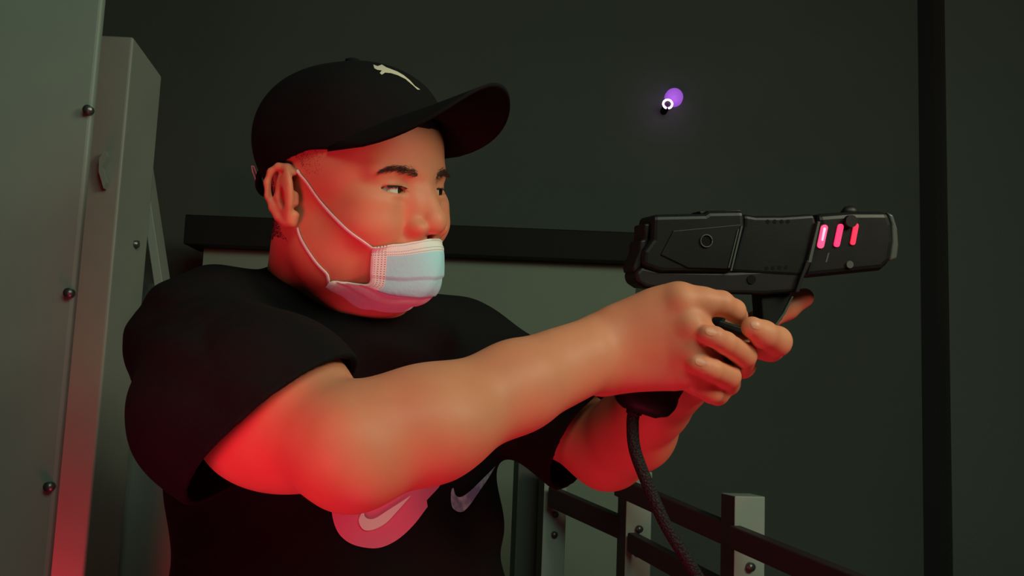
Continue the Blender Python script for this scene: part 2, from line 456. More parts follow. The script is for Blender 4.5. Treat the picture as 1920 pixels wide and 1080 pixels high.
# skull and masses
he((-4, 0, 42), (91, 76, 84))
he((30, 0, 20), (60, 68, 70), 20)
he((18, 0, -48), (60, 68, 48), 24)
he((58, 0, -70), (32, 40, 34), 24)
he((75, 0, -79), (18, 22, 15), 14)
for s in (1, -1):
    he((56, 37*s, -26), (34, 32, 29), 18)             # cheek
    he((62, 36*s, -6), (26, 26, 16), 12)              # cheekbone
    he((12, 52*s, -62), (34, 20, 32), 18)              # jaw corner
    hc((88, 8*s, 21), (74, 46*s, 22), 8, 7, 14)        # brow ridge
he((62, 0, 52), (30, 54, 40), 20)                      # forehead
for s in (1, -1):
    he((96, 31*s, 6), (11, 18, 7.5), 9, 's')            # socket
    he((74.5, 32*s, 5), (14.6, 16, 13.8), 5)         # lids over the ball
    he((79, 31*s, -1.0), (11, 16, 4.0), 4)              # lower lid pad
    he((91, 32.5*s, 4.8), (24, 17.5, 3.2), 1.2, 's', R=rotl('x', 5*s))
# nose
hc((89, 0, 14), (105, 0, -20), 8, 10.5, 10)
he((106, 0, -26), (11.5, 13, 11), 6)
for s in (1, -1):
    he((96, 16*s, -31), (13, 9, 8.5), 4)
    he((103, 8*s, -40), (6.5, 4, 3.2), 2, 's')
    he((84, 13*s, -10), (17, 12, 24), 9)                # side wall of the nose
he((88, 0, -52), (16, 26, 18), 12)                     # mouth mass
he((99, 0, -52), (6, 20, 4.5), 3); he((97, 0, -63), (7, 17, 5), 3)
he((106, 0, -57.3), (8, 20, 1.3), 2, 's')
he((100, 0, -43), (8, 3, 8), 4, 's')
# ears
for s in (1, -1):
    def ep(x, z, o=0):                                 # ear plane point (x fwd from ear root, z up, o out)
        return (-11+x*.88, (79+o-x*.38)*s, z*.86-5)
    Rz = rotl('z', 23*s)
    he((-12, 81*s, 0), (17, 6.2, 27), 3, R=Rz)
    out = [(9, 29), (3, 35), (-7, 36), (-15, 30), (-19, 18), (-18, 3), (-13, -10), (-7, -20), (0, -26), (7, -26), (10, -18)]
    for i in range(len(out)-1):
        r0 = 3.4 if i < 6 else 4.2; hc(ep(*out[i], 2.2), ep(*out[i+1], 2.2), r0, r0, 2.5)
    he(ep(2, -21, 1), (9, 4.8, 9), 5, R=Rz)            # lobe
    he(ep(1, 1, 5), (7.5, 5, 11), 3, 's', R=Rz)          # concha
    hc(ep(-12, 22, 4.5), ep(-13, 2, 4.5), 1.6, 1.6, 3, 's')   # scapha
    hc(ep(3, 28, 4.5), ep(-9, 26, 4.5), 1.6, 1.6, 3, 's')
    hc(ep(-6, 18, 2), ep(-8, 2, 2), 2.6, 2.6, 4); hc(ep(-8, 2, 2), ep(-5, -10, 2), 2.6, 2.6, 4)
    hc(ep(9, 4, 1), ep(9, -4, 1), 4, 4, 4)               # tragus
    hc(ep(-5, -9, 2), ep(2, -13, 2), 2.8, 2.8, 3)        # antitragus
# neck
NB = np.array([-.205, 1.055, -.03])
B.cap(h(-22, 0, -35), NB, .062, .068, k=.02)
B.cap(h(20, 0, -62), NB+np.array([.045, -.05, .0]), .052, .055, k=.02)
B.cap(h(44, 0, -80), h(8, 0, -98), .020, .036, k=.012)   # soft under-chin
# torso core (inside the shirt)
nA0 = len(B.p)
SR = P(345, 650, .94); SL = P(852, 652, 1.22)
B.cap(NB, SR+np.array([.03, .03, -.01]), .050, .036, k=.03); B.cap(NB, SL+np.array([-.03, -.01, -.01]), .050, .036, k=.03)
B.cap((-.20, 1.10, -.12), (-.19, 1.09, -.45), .075, .09, k=.06)
# right arm
EL = P(655, 848, .73); WR = P(1135, 655, .865)
def limb(pts, k=.012):
    for (a, ra, *fa), (b, rb, *fb) in zip(pts[:-1], pts[1:]): B.cap(a, b, ra, rb, k=k, fl=fa[0] if fa else None)
U_ = EL-SR; Fv = WR-EL
limb([(SR, .044), (SR+U_*.3, .047), (SR+U_*.6, .054), (EL, .0425)], .05)
limb([(EL+Fv*.02, .042), (EL+Fv*.28+np.array([0, 0, -.003]), .0435), (EL+Fv*.62+np.array([0, 0, -.001]), .0355), (EL+Fv*.9, .0285)], .02)
B.ell(EL+Fv*.2+np.array([.0, .0, .004]), (.065, .045, .035), None, 'u', .02)
B.ell(SR+U_*.62+np.array([.01, 0, -.028]), (.06, .05, .036), None, 'u', .03)
nA1 = len(B.p)
vn = unit(np.cross(Fv, [0, 0, 1.]))
B.cap(EL+Fv*.8, WR, .031, .030, k=.015, fl=(vn, .78))
# right hand: back of the hand towards the camera
K = [P(1282, 564, .846), P(1296, 610, .840), P(1300, 656, .844), P(1290, 698, .853)]   # knuckles
for i, (kk_, r_) in enumerate(zip(K, (.0135, .0140, .0130, .0120))):
    wb = WR+(K[i]-K[1])*.55
    B.cap(wb, kk_+np.array([-.003, .007, 0]), .018, r_, k=.016)
B.cap(K[0]+np.array([-.004, .004, 0]), K[2]+np.array([-.004, .004, 0]), .0135, .0130, k=.010)
B.cap(K[2]+np.array([-.004, .004, 0]), K[3]+np.array([-.004, .004, 0]), .0130, .0115, k=.010)
B.ell(P(1262, 618, .862), (.034, .0175, .036), None, 'u', .018)
B.ell(P(1215, 640, .868), (.045, .020, .036), None, 'u', .012)
B.cap(P(1185, 684, .868), P(1262, 700, .868), .016, .013, k=.014)     # heel of the hand
B.cap(P(1165, 612, .868), P(1225, 585, .866), .017, .018, k=.014)
def finger(pts, k=.004):
    for (a, ra), (b, rb) in zip(pts[:-1], pts[1:]): B.cap(a, b, ra, rb, k=k)
finger([(K[0], .0125), (P(1318, 565, .849), .0112), (P(1352, 569, .853), .0110)], .008)
finger([(P(1352, 569, .853), .0110), (P(1377, 582, .864), .0096), (P(1386, 592, .880), .0082)], .004)
finger([(K[1], .0125), (P(1335, 640, .856), .0108), (P(1360, 665, .878), .0105), (P(1350, 668, .90), .009)], .007)
finger([(K[2], .0120), (P(1330, 682, .857), .0102), (P(1350, 706, .878), .010), (P(1338, 700, .90), .009)], .007)
finger([(K[3], .0112), (P(1312, 710, .862), .0092), (P(1322, 716, .875), .0088), (P(1312, 712, .895), .008)], .007)
B.cap(P(1220, 600, .88), P(1290, 590, .925), .014, .012, k=.008)       # thumb root over the back of the grip
B.cap(P(1290, 590, .925), P(1360, 590, .935), .0115, .0095, k=.006)
# left arm
EL2 = P(1140, 843, 1.10); WR2 = P(1262, 722, .955)
limb([(SL, .044), (SL+(EL2-SL)*.6, .046), (EL2, .042)], .03)
limb([(EL2, .043), (EL2+(WR2-EL2)*.35+np.array([.006, 0, 0]), .043), (EL2+(WR2-EL2)*.75, .034), (WR2, .029)], .02)
# left hand wraps the front of the grip from the far side
LP = P(1335, 668, .935)
B.cap(WR2, LP, .027, .026, k=.02)
B.ell(LP, (.032, .018, .036), None, 'u', .012)
finger([(P(1360, 640, .93), .013), (P(1445, 652, .915), .0125), (P(1456, 640, .876), .0132), (P(1432, 627, .856), .0118), (P(1410, 614, .848), .0098)], .005)
finger([(P(1345, 668, .93), .013), (P(1392, 685, .905), .012), (P(1395, 666, .862), .0112), (P(1360, 643, .838), .0098), (P(1340, 632, .830), .0090), (P(1325, 626, .828), .0080)], .003)
finger([(P(1335, 700, .925), .013), (P(1364, 718, .90), .0116), (P(1366, 706, .862), .0108), (P(1335, 693, .840), .0096), (P(1320, 687, .836), .0086), (P(1304, 681, .835), .0078)], .003)
finger([(P(1320, 725, .925), .012), (P(1345, 738, .90), .0105), (P(1335, 735, .868), .0100), (P(1300, 722, .858), .0085)], .004)
finger([(P(1345, 640, .945), .014), (P(1420, 607, .950), .012), (P(1475, 577, .955), .0112), (P(1508, 558, .958), .0095)], .006)  # thumb

RES = .0016
V, F = B.mesh(RES)
V = smooth(V, F, 1, .4)
bodyW = toW(V)
body = wlink('body', bodyW, F, M['skin'], person)
bvh = BVHTree.FromPolygons([Vector(v) for v in bodyW], F.tolist())
def hit(px, py, tree=bvh):
    d = Vector(W(px, py, 1.)-CAMO).normalized()
    p, n, i, t = tree.ray_cast(Vector(CAMO), d)
    return (None, None) if p is None else (np.array(p), np.array(n))

NAILS = [((1333, 622), 11, 7.5, 18), ((1313, 679), 10, 7, 20), ((1418, 610), 11, 7.5, 25)]
# eyes
for s, gy in ((1, 26), (-1, 24)):
    c = toW(h(74.5, 32*s, 5)); g = unit(BAS@hdir(math.cos(math.radians(gy)), -math.sin(math.radians(gy)), -.02))
    t1 = unit(np.cross(g, [0, 0, 1.])); t2 = np.cross(t1, g); V = []; F = []; mi = []
    rings = [0, 6, 12, 18, 22, 27, 34, 45, 60, 80, 100, 125, 150, 180]; ns = 32; R_ = .0128*HS*1000
    for a in rings:
        a_ = math.radians(max(a, .5)); rr = R_*(1.03 if a < 24 else 1.0)
        for k in range(ns):
            w_ = 2*math.pi*k/ns; V.append(c+rr*(g*math.cos(a_)+math.sin(a_)*(t1*math.cos(w_)+t2*math.sin(w_))))
    for i in range(len(rings)-1):
        for k in range(ns):
            F.append((i*ns+k, (i+1)*ns+k, (i+1)*ns+(k+1) % ns, i*ns+(k+1) % ns)); mi.append(2 if rings[i+1] <= 12 else 1 if rings[i+1] <= 27 else 0)
    F.append(tuple(range(ns))); mi.append(2)
    o = wlink('eye', V, F, [M['sclera'], M['iris'], M['pupil']], person)
    o.data.polygons.foreach_set('material_index', mi)

# eyebrows and stubble hair: real strands rooted on the skin
def strands(name, roots, m, r=.00028, parent=person):
    V = []; F = []
    for p, d, L in roots:
        d = unit(d); a = unit(np.cross(d, [.3, .5, .8])); b = np.cross(d, a); n = len(V)
        for k in range(3): w_ = 2.094*k; V.append(p+r*(a*math.cos(w_)+b*math.sin(w_)))
        for k in range(3): w_ = 2.094*k; V.append(p+d*L*.6+r*.8*(a*math.cos(w_)+b*math.sin(w_)))
        V.append(p+d*L)
        for k in range(3):
            F.append((n+k, n+(k+1) % 3, n+3+(k+1) % 3, n+3+k)); F.append((n+3+k, n+3+(k+1) % 3, n+6))
    return wlink(name, V, F, m, parent)
def nearest(pc):
    p, n, i, d = bvh.find_nearest(Vector(toW(pc))); return np.array(p), np.array(n)
for s in (1, -1):
    rt = []
    for _ in range(400):
        t = rng.random(); wdt = 4.6*(1-abs(t-.3)**1.3*1.1)
        x0 = 96; s0 = (13+t*39)*s; z0 = 20+7*math.sin(t*2.2)-4*t+rng.normal()*wdt*.42
        p, n = nearest(h(x0-(abs(s0)-14)*.3, s0, z0))
        side = BAS@hdir(-.25, s*1.0, .30-.65*t+rng.normal()*.25)
        rt.append((p-n*.0003, unit(side)+n*.28, .0055+.003*rng.random()))
    strands('eyebrow', rt, M['brow'], .00015)
    rt = []
    for i in range(70):                    # lashes along the upper lid
        t = i/69; sl = (32.5+(t*2-1)*11.5)*s; zl = 4.8+3.2*math.sqrt(max(0, 1-(t*2-1)**2))+.087*(abs(sl)-32.5)*-1*(-1 if s < 0 else -1)*0
        p, n = nearest(h(90-abs(t-.35)*8, sl, zl+.6))
        rt.append((p-n*.0005, n*.8+BAS@hdir(.2, (t-.4)*s, -.35+.2*rng.random()), .0032+.0012*rng.random()))
    strands('eyelash', rt, M['hair'], .00030)
rt = []
for _ in range(16000):
    # short-cropped hair on temple and nape, below the cap
    x = rng.uniform(-95, 44); z = rng.uniform(-45, 62); sd = 1 if rng.random() < .7 else -1
    zc = 41-.30*max(20-x, 0)
    if z > zc+3 or (x > -12 and (z < zc-24*rng.random()**1.4 or rng.random() < (x-8)/36)): continue
    if x <= -12 and z < -46: continue
    p, n = nearest(h(x, 85*sd, z))
    q = HM.T@((p-CAMO)@BAS-HO)/HS
    if abs(q[1]) < 20 or (-36 < q[0] < 6 and q[2] < 44 and abs(q[1]) > 80): continue
    rt.append((p-n*.0003, n*.6+BAS@hdir(-.5, 0, -.8), .0014+.0012*rng.random()))
strands('hair', rt, M['hair'], .00011)

#@@SHIRT
Tf = unit([.73, -.68, 0]); Tr = unit([-.68, -.73, 0]); TM = np.stack([Tf, Tr, [0, 0, 1.]], 1)
S = Sdf()
S.ell((-.190, 1.085, -.22), (.142, .200, .25), TM)
S.ell((-.175, 1.075, -.48), (.165, .190, .30), TM, k=.08)
S.cap(NB+np.array([-.01, .02, -.024]), SR+np.array([.028, .02, .014]), .074, .062, k=.05)
S.cap(NB+np.array([0, .01, -.042]), SL+np.array([-.01, .0, -.012]), .078, .060, k=.05)
S.cap(SR+np.array([.01, .01, -.004]), SR+U_*.45+np.array([-.010, 0, -.018]), .064, .084, k=.05)
S.cap(SR+U_*.45+np.array([-.010, 0, -.018]), SR+U_*1.0+np.array([-.008, 0, -.022]), .084, .072, k=.03)
LA = EL2-SL
S.ell(NB+np.array([.032, -.032, -.021]), (.096, .116, .062), TM, k=.03)
S.cap(SL, SL+LA*1.05, .064, .072, k=.05)
nS = len(S.p)
un = unit(U_+np.array([.04, .10, -.04])); 
HA = P(632, 722, .84); HN = -unit(np.cross(P(432, 905, .86)-HA, P(528, 775, .785)-HA))
def shirt_post(X, d):
    return d
# neck hole
S.cap(NB+np.array([.014, -.016, .048]), h(-5, 0, -90)+np.array([.01, 0, .04]), .055, .076, 's', .004)
def solid_sub(X, d0):
    d = np.maximum(d0, -(d0+.0065))
    # hems: cut the tube of each sleeve beyond its hem plane
    L = X-(SR+U_*.50); a = L@unit(U_); r = np.sqrt(np.maximum((L**2).sum(1)-a*a, 0))
    cut = np.minimum((X-HA)@HN, .112-r)
    d = np.maximum(d, cut)
    L = X-(SL+LA*.88); a = L@unit(LA); r = np.sqrt(np.maximum((L**2).sum(1)-a*a, 0))
    d = np.maximum(d, np.minimum(a, .12-r))
    d = np.maximum(d, -(X[:, 2]+.62))
    return d
# wrinkles: shallow folds radiating from the armpit
def folds(X, d):
    w_ = np.sin((X@unit([1, .6, 1.4]))*95+3*np.sin(X[:, 2]*17))*.0018+np.sin((X@unit([-.6, .2, 1]))*60)*.0020
    under = B.ev(X, list(range(nA0, nA0+6))+[nA1-1])-.012         # the cloth lies over the shoulder and arm
    return solid_sub(X, np.minimum(d+w_, under))
V, F = S.mesh(.0024, post=folds)
V = smooth(V, F, 2, .5)
shirtW = toW(V)
shirt = wlink('t_shirt', shirtW, F, M['shirt'], person)
sbvh = BVHTree.FromPolygons([Vector(v) for v in shirtW], F.tolist())
def decal(name, poly, m, parent, tree, off=.0012, step=7):
    """thin printed patch lying on a garment, triangulated over a fine grid inside an outline"""
    poly = np.array(poly, float); x0, y0 = poly.min(0); x1, y1 = poly.max(0)
    def inside(x, y):
        c = False; j = len(poly)-1
        for i in range(len(poly)):
            if (poly[i][1] > y) != (poly[j][1] > y) and x < (poly[j][0]-poly[i][0])*(y-poly[i][1])/(poly[j][1]-poly[i][1])+poly[i][0]: c = not c
            j = i
        return c
    from mathutils.geometry import delaunay_2d_cdt
    pts = [Vector((float(a), float(b))) for a, b in poly]; n = len(pts)
    for x in np.arange(x0, x1, step):
        for y in np.arange(y0, y1, step):
            if inside(x, y): pts.append(Vector((float(x), float(y))))
    vs, es, fs, *_ = delaunay_2d_cdt(pts, [], [list(range(n))], 1, 1e-6)
    V = []; ok = []
    hs = [(hit(v.x, v.y, tree)[0]) for v in vs]; last = float(np.median([(p-CAMO)@_f for p in hs if p is not None] or [.9]))
    for v in vs:
        p, nn = hit(v.x, v.y, tree); 
        if p is None: p = W(v.x, v.y, last); nn = -_f
        else: last = (p-CAMO)@_f
        dr = unit(CAMO-p); V.append(p+dr*off)
    n = len(V); V2 = V+[p+unit(CAMO-p)*.0007 for p in V]
    F = [tuple(i+n for i in f) for f in fs]
    o = wlink(name, V2, [tuple(reversed(f)) for f in F], m, parent)
    o.data.validate(); return o
tick = lambda pts: spline(pts+[pts[0]], 60)[:-1]
patch = [(620, 905), (622, 960), (632, 995), (652, 1016), (680, 1026), (712, 1027), (745, 1012), (775, 985), (802, 950), (800, 938), (822, 915), (835, 895), (800, 880), (700, 880)]
smooth_patch = [tuple(p) for p in spline(patch[:9], 40)]+patch[9:]
decal('pink_print', smooth_patch, M['pink'], shirt, sbvh)['label'] = 'pink rounded print'
tk = [(771, 929), (742, 962), (722, 982), (700, 993), (684, 994), (675, 985), (673, 972), (682, 958), (684, 968), (692, 973), (705, 971), (730, 955)]
decal('tick_print', [tuple(p) for p in spline(tk+[tk[0]], 48)[:-1]], M['white'], shirt, sbvh, .0030, 5)['label'] = 'white curved tick'
tk = [(929, 874), (916, 896), (896, 925), (880, 948), (866, 960), (852, 956), (846, 944), (846, 922), (850, 915), (854, 928), (864, 932), (880, 922), (900, 903)]
decal('tick_print', [tuple(p) for p in spline(tk+[tk[0]], 48)[:-1]], M['blue'], shirt, sbvh, .0015, 5)['label'] = 'blue-grey curved tick'

for (cx, cy), a_, b_, an in NAILS:
    an = math.radians(an); el_ = [(cx+a_*math.cos(t)*math.cos(an)-b_*math.sin(t)*math.sin(an), cy+a_*math.cos(t)*math.sin(an)+b_*math.sin(t)*math.cos(an)) for t in np.linspace(0, 2*math.pi, 17)[:-1]]
    decal('fingernail', el_, M['nail'], person, bvh, -.0004, 3)
#@@CAP
C = Sdf()
def ce(c, r, k=8, op='u', R=None, s=C): s.ell(h(*c), np.array(r)*HS, HM if R is None else HM@R, op, k*HS)
ce((-4, 0, 50), (98, 84, 82)); ce((22, 0, 78), (70, 72, 50), 20); ce((-34, 0, 60), (68, 76, 66), 20)
def cap_post(X, d):
    L = (X-HO)@HM/HS
    zc = 41+24*np.clip((L[:, 0]-38)/50, 0, 1)**1.5-.30*np.clip(20-L[:, 0], 0, 200)
    cut = (zc-L[:, 2])*HS
    d = np.maximum(d, -(d+.004))
    return np.maximum(d, cut)
V, F = C.mesh(.002, post=cap_post); V = smooth(V, F, 2)
capW = toW(V)
capo = wlink('baseball_cap', capW, F, M['cap'], person)
cbvh = BVHTree.FromPolygons([Vector(v) for v in capW], F.tolist())
# brim: arched sheet
nu, nv = 41, 18; Vt = []; 
for j in range(nv):
    v = j/(nv-1)
    for i in range(nu):
        u = (i/(nu-1)-.5)*2
        an = u*math.radians(64)
        xi, si = -4+97*math.cos(an), 80*math.sin(an)
        tip = 85*(1-abs(u)**4.2)**.5 if abs(u) < 1 else 0
        x = xi+v*tip*1.0; sg = si*(1+.05*v)
        z = 77+24*v-((abs(sg)/74)**2)*(32+26*v)
        Vt.append((x, sg, z))
Vt = np.array(Vt); th = 3.2
top = [toW(h(*p)) for p in Vt+np.array([0, 0, th/2])]; bot = [toW(h(*p)) for p in Vt-np.array([0, 0, th/2])]
F = []; n = nu*nv
for j in range(nv-1):
    for i in range(nu-1):
        a = j*nu+i; F.append((a, a+1, a+nu+1, a+nu)); F.append((n+a, n+a+nu, n+a+nu+1, n+a+1))
bd = [i for i in range(nu)]+[j*nu+nu-1 for j in range(1, nv)]+[(nv-1)*nu+i for i in range(nu-2, -1, -1)]+[j*nu for j in range(nv-2, 0, -1)]
for a, b in zip(bd, bd[1:]+bd[:1]): F.append((b, a, n+a, n+b))
wlink('brim', top+bot, F, M['cap'], capo)
cat = [(700, 121), (708, 124), (716, 121), (724, 126), (732, 129), (745, 134), (757, 141), (768, 150), (778, 161), (788, 168), (783, 168), (772, 158), (760, 148), (746, 141), (733, 137), (722, 136), (716, 140), (712, 137), (716, 132), (708, 131), (702, 128)]
decal('embroidered_emblem', cat, M['capthread'], capo, cbvh, .001, 4)['label'] = 'cream leaping shape stitched on the cap'
wlink('top_button', *join(tube([toW(h(0, 0, 132)), toW(h(0, 0, 137.5)), toW(h(0, 0, 139))], [.008, .007, .002], 16)), M['cap'], capo)
st = spline([h(-92, 40, 22), h(-104, 30, 12), h(-112, 14, 6), h(-112, -10, 8)], 14)
wlink('strap', *tube([toW(p) for p in st], .0075, 10, flat=[BAS@hdir(-1, .3, 0)]*14), M['cap'], capo)
bk = [P(x, y, 1.005) for x, y in ((472, 311), (476, 312), (486, 338), (487, 347), (483, 346), (474, 322), (472, 311))]
wlink('buckle', *tube([toW(p) for p in bk], .0007, 6), M['loop'], capo)

#@@MASK
rows = [  # (x, s, z) from the right edge to the centre line; the left half mirrors it
    [(72, 50, -46), (90, 32, -46), (102, 14, -42), (104, 0, -41)],
    [(71, 51, -58), (92, 32, -57), (106, 15, -54), (109, 0, -53)],
    [(69, 50, -72), (91, 32, -73), (106, 15, -72), (110, 0, -72)],
    [(66, 49, -84), (87, 32, -90), (101, 15, -90), (105, 0, -90)],
    [(50, 54, -84), (74, 35, -97), (88, 16, -102), (91, 0, -103)],
    [(33, 60, -80), (57, 38, -102), (70, 18, -108), (74, 0, -109)],
    [(24, 60, -85), (38, 38, -107), (48, 19, -112), (52, 0, -113)]]
nu, nv = 49, 61
full = [[np.array(p, float) for p in r]+[np.array([p[0], -p[1], p[2]], float) for p in r[-2::-1]] for r in rows]
gr = np.array([spline(r, nu) for r in full]); gr = np.stack([spline(gr[:, i], nv) for i in range(nu)], 1)  # nv,nu,3
V = []; UV = []
for j in range(nv):
    for i in range(nu):
        p = gr[j, i].copy(); v = j/(nv-1); u = i/(nu-1)
        f_ = (v*5) % 1; amp = 2.2*math.sin(math.pi*min(max((v-.18)/.75, 0), 1))*min(1, 6*min(u, 1-u)+.25)
        out = unit([p[0]-30, p[1], (p[2]+70)*.6]); p += out*amp*(f_-.5)+out*1.0*math.sin(u*23+v*9)*.5
        p = toW(h(*p)); q, n_, _i, dd_ = bvh.find_nearest(Vector(p)); dd_ = (Vector(p)-q).dot(n_)
        clr = .0016+.0006*(f_ if v > .2 else .5)
        if dd_ < clr: p = p+np.array(n_)*(clr-dd_)
        V.append(p); UV.append((u, v))
F = [(j*nu+i, (j+1)*nu+i, (j+1)*nu+i+1, j*nu+i+1) for j in range(nv-1) for i in range(nu-1)]
mm = mat('mask_fabric', (.50, .74, .78), .85, spec=.2, bump=(260, .25, .0015), sss=.15)
nt = mm.node_tree; bs = nt.nodes['Principled BSDF']
uvn = nt.nodes.new('ShaderNodeUVMap'); uvn.uv_map = 'UVMap'; sp = nt.nodes.new('ShaderNodeSeparateXYZ'); nt.links.new(uvn.outputs[0], sp.inputs[0])
def mth(op, a, b=None):
    n = nt.nodes.new('ShaderNodeMath'); n.operation = op
    for k, v in enumerate((a, b)):
        if v is None: continue
        if isinstance(v, (int, float)): n.inputs[k].default_value = v
        else: nt.links.new(v, n.inputs[k])
    return n.outputs[0]
u_, v_ = sp.outputs[0], sp.outputs[1]
def band(x, c, w): return mth('LESS_THAN', mth('ABSOLUTE', mth('SUBTRACT', x, c)), w)
dots = mth('LESS_THAN', mth('FRACT', mth('MULTIPLY', u_, 90)), .5)
l1 = mth('MAXIMUM', mth('MAXIMUM', band(v_, .028, .004), band(v_, .115, .004)), band(v_, .150, .004))
hl = mth('MULTIPLY', l1, dots)
edge = mth('LESS_THAN', u_, .085); edge2 = mth('MULTIPLY', edge, mth('GREATER_THAN', u_, .02))
dv = mth('LESS_THAN', mth('FRACT', mth('MULTIPLY', v_, 40)), .35); du = mth('LESS_THAN', mth('FRACT', mth('MULTIPLY', u_, 55)), .35)
eg = mth('MULTIPLY', mth('MULTIPLY', edge2, mth('MULTIPLY', dv, du)), mth('LESS_THAN', v_, .55))
ink = mth('MAXIMUM', hl, eg)
strip = mth('MAXIMUM', mth('LESS_THAN', v_, .165), mth('MAXIMUM', edge, mth('GREATER_THAN', v_, .60)))
m1 = nt.nodes.new('ShaderNodeMixRGB'); m1.inputs[1].default_value = (.40, .78, .84, 1); m1.inputs[2].default_value = (.80, .80, .76, 1); nt.links.new(strip, m1.inputs[0])
m2 = nt.nodes.new('ShaderNodeMixRGB'); m2.inputs[2].default_value = (.16, .14, .14, 1); nt.links.new(m1.outputs[0], m2.inputs[1]); nt.links.new(ink, m2.inputs[0])
nt.links.new(m2.outputs[0], bs.inputs['Base Color'])
mask = wlink('face_mask', V, F, mm, person)
uvl = mask.data.uv_layers.new(name='UVMap')
for l in mask.data.loops: uvl.data[l.index].uv = UV[l.vertex_index]
so = mask.modifiers.new('thick', 'SOLIDIFY'); so.thickness = .0012; so.offset = 0
mk = np.array(V).reshape(nv, nu, 3)
def onskin(pts, off=.0012, n=28):
    out = []; nn = []
    sp_ = spline(pts, n)
    for i, p in enumerate(sp_):
        q, m_ = hit(*p)
        if q is None: q = out[-1]; m_ = nn[-1]
        out.append(q+m_*off if i < n-1 or True else q); nn.append(m_)
    return np.array(out), nn
def loop(pts, start, end=None):
    o_, n_ = onskin(pts)
    o_ = np.vstack([[start], o_[2:]]); n_ = [n_[0]]+n_[2:]
    k = len(o_)
    for _ in range(3): o_[1:-1] = (o_[:-2]+2*o_[1:-1]+o_[2:])/4
    wlink('ear_loop', *tube(o_, .0017, 8, flat=n_), M['loop'], mask)
loop([(695, 459), (660, 438), (625, 405), (597, 372), (575, 340), (556, 320)], mk[2, 0])
loop([(628, 524), (600, 500), (578, 470), (564, 445), (559, 428)], mk[-6, 0])

#@@TROUSERS
Tn = Sdf(); pw = toW((-.18, 1.08, -.55))
hipL = pw+np.array([.10, .04, -.06]); hipR = pw+np.array([-.09, -.05, -.06])
Tn.cap(hipL, hipR, .115, .115, k=.05)
feet = []
for hp, ft in ((hipR, np.array([pw[0]-.16, pw[1]-.12, .09])), (hipL, np.array([pw[0]+.18, pw[1]+.12, .09]))):
    kn = (hp+ft)/2+np.array([.03, -.02, .02]); Tn.cap(hp, kn, .10, .075, k=.05); Tn.cap(kn, ft, .075, .06, k=.03); feet.append(ft)
V, F = Tn.mesh(.008); V = smooth(V, F, 2)
wlink('trousers', V, F, M['trousers'], person)
for ft in feet:
    Sh = Sdf(); dr = np.array([.7, -.7, 0])*.09
    Sh.cap(ft+np.array([0, 0, -.03]), ft+np.array([0, 0, -.045])+dr*1.6, .045, .038, k=.03); Sh.plane((0, 0, .0), (0, 0, -1))
    V, F = Sh.mesh(.006, post=lambda X, d: np.maximum(d, -X[:, 2])); V = smooth(V, F, 1); V[:, 2] = np.maximum(V[:, 2], 0)
    wlink('shoe', V, F, M['shoe'], person)

#@@GUN
g0 = P(1200, 465, .872); g1 = P(1690, 445, .915)
gx = unit(g1-g0); gn = unit(np.cross(gx, [0, 0, 1.])); gn = gn if gn[1] < 0 else -gn; gz = np.cross(gx, gn)
gz = gz if gz[2] > 0 else -gz
def G(px, py, t=0):                        # on the near flank of the gun, t metres towards the viewer
    r = P(px, py, 1.); k = ((g0)@gn)/(r@gn); return r*k+gn*t
gun = empty('light_gun', toW(G(1290, 640, -.02)))
tag(gun, 'black arcade light gun with three glowing pink slots, held out in both hands', 'toy gun')
def plate(name, poly, t0, t1, m, bev=.003, seg=3, parent=gun, lab=None):
    Vp, Fp = prism([toW(G(x, y)+gn*t0) for x, y in poly], BAS@(gn*(t1-t0)))
    o = wlink(name, Vp, Fp, m, parent, False)
    if bev: bevel(o, bev, seg)
    if lab: o['label'] = lab
    return o
TK = .046
plate('rear_shell', [(1224, 402), (1322, 400), (1330, 395), (1396, 394), (1398, 424), (1374, 512), (1240, 512), (1204, 500), (1206, 470), (1222, 448)], 0, -TK, M['gun'], .005)
plate('middle_shell', [(1396, 400), (1420, 404), (1470, 404), (1530, 400), (1536, 420), (1521, 480), (1508, 520), (1372, 512), (1396, 424)], -.003, -TK+.003, M['gun'], .004)
plate('barrel', [(1532, 401), (1600, 396), (1668, 396), (1676, 420), (1678, 455), (1672, 492), (1655, 507), (1508, 522), (1521, 478), (1535, 420)], -.001, -TK+.001, M['gun'], .006)
plate('muzzle', [(1668, 397), (1680, 402), (1688, 428), (1690, 460), (1687, 485), (1672, 490), (1677, 455), (1676, 420)], -.004, -TK+.004, M['gunedge'], .002, lab='muzzle ring with its edge highlight painted pale')
plate('lower_frame', [(1206, 498), (1240, 505), (1374, 508), (1510, 500), (1500, 549), (1440, 553), (1330, 551), (1270, 548), (1212, 540), (1196, 530), (1192, 512)], -.004, -TK+.004, M['gunlow'], .004)
plate('rear_plate', [(1212, 418), (1224, 418), (1216, 470), (1206, 500), (1192, 512), (1190, 500), (1202, 470), (1204, 450), (1212, 448)], -.006, -TK+.006, M['gunlow'], .002)
plate('cheek_panel', [(1262, 432), (1390, 420), (1369, 505), (1290, 503), (1238, 478)], .0012, -.002, M['gun'], .001)
plate('seam_highlight', [(1388, 424), (1391, 424), (1371, 508), (1368, 508)], .0022, -.001, M['gunedge'], 0, lab='highlight painted along the seam')  # seam highlights painted as thin pale plates
plate('seam_highlight', [(1382, 430), (1384, 430), (1366, 502), (1364, 502)], .0022, -.001, M['gunedge'], 0, lab='highlight painted along the seam')
plate('seam_highlight', [(1533, 415), (1537, 416), (1520, 492), (1514, 492)], .0014, -.002, M['gunedge'], 0, lab='highlight painted along the seam')
plate('frame_strut', [(1512, 488), (1522, 488), (1506, 522), (1498, 549), (1490, 549), (1500, 520)], .001, -.01, M['gunlow'], .001)
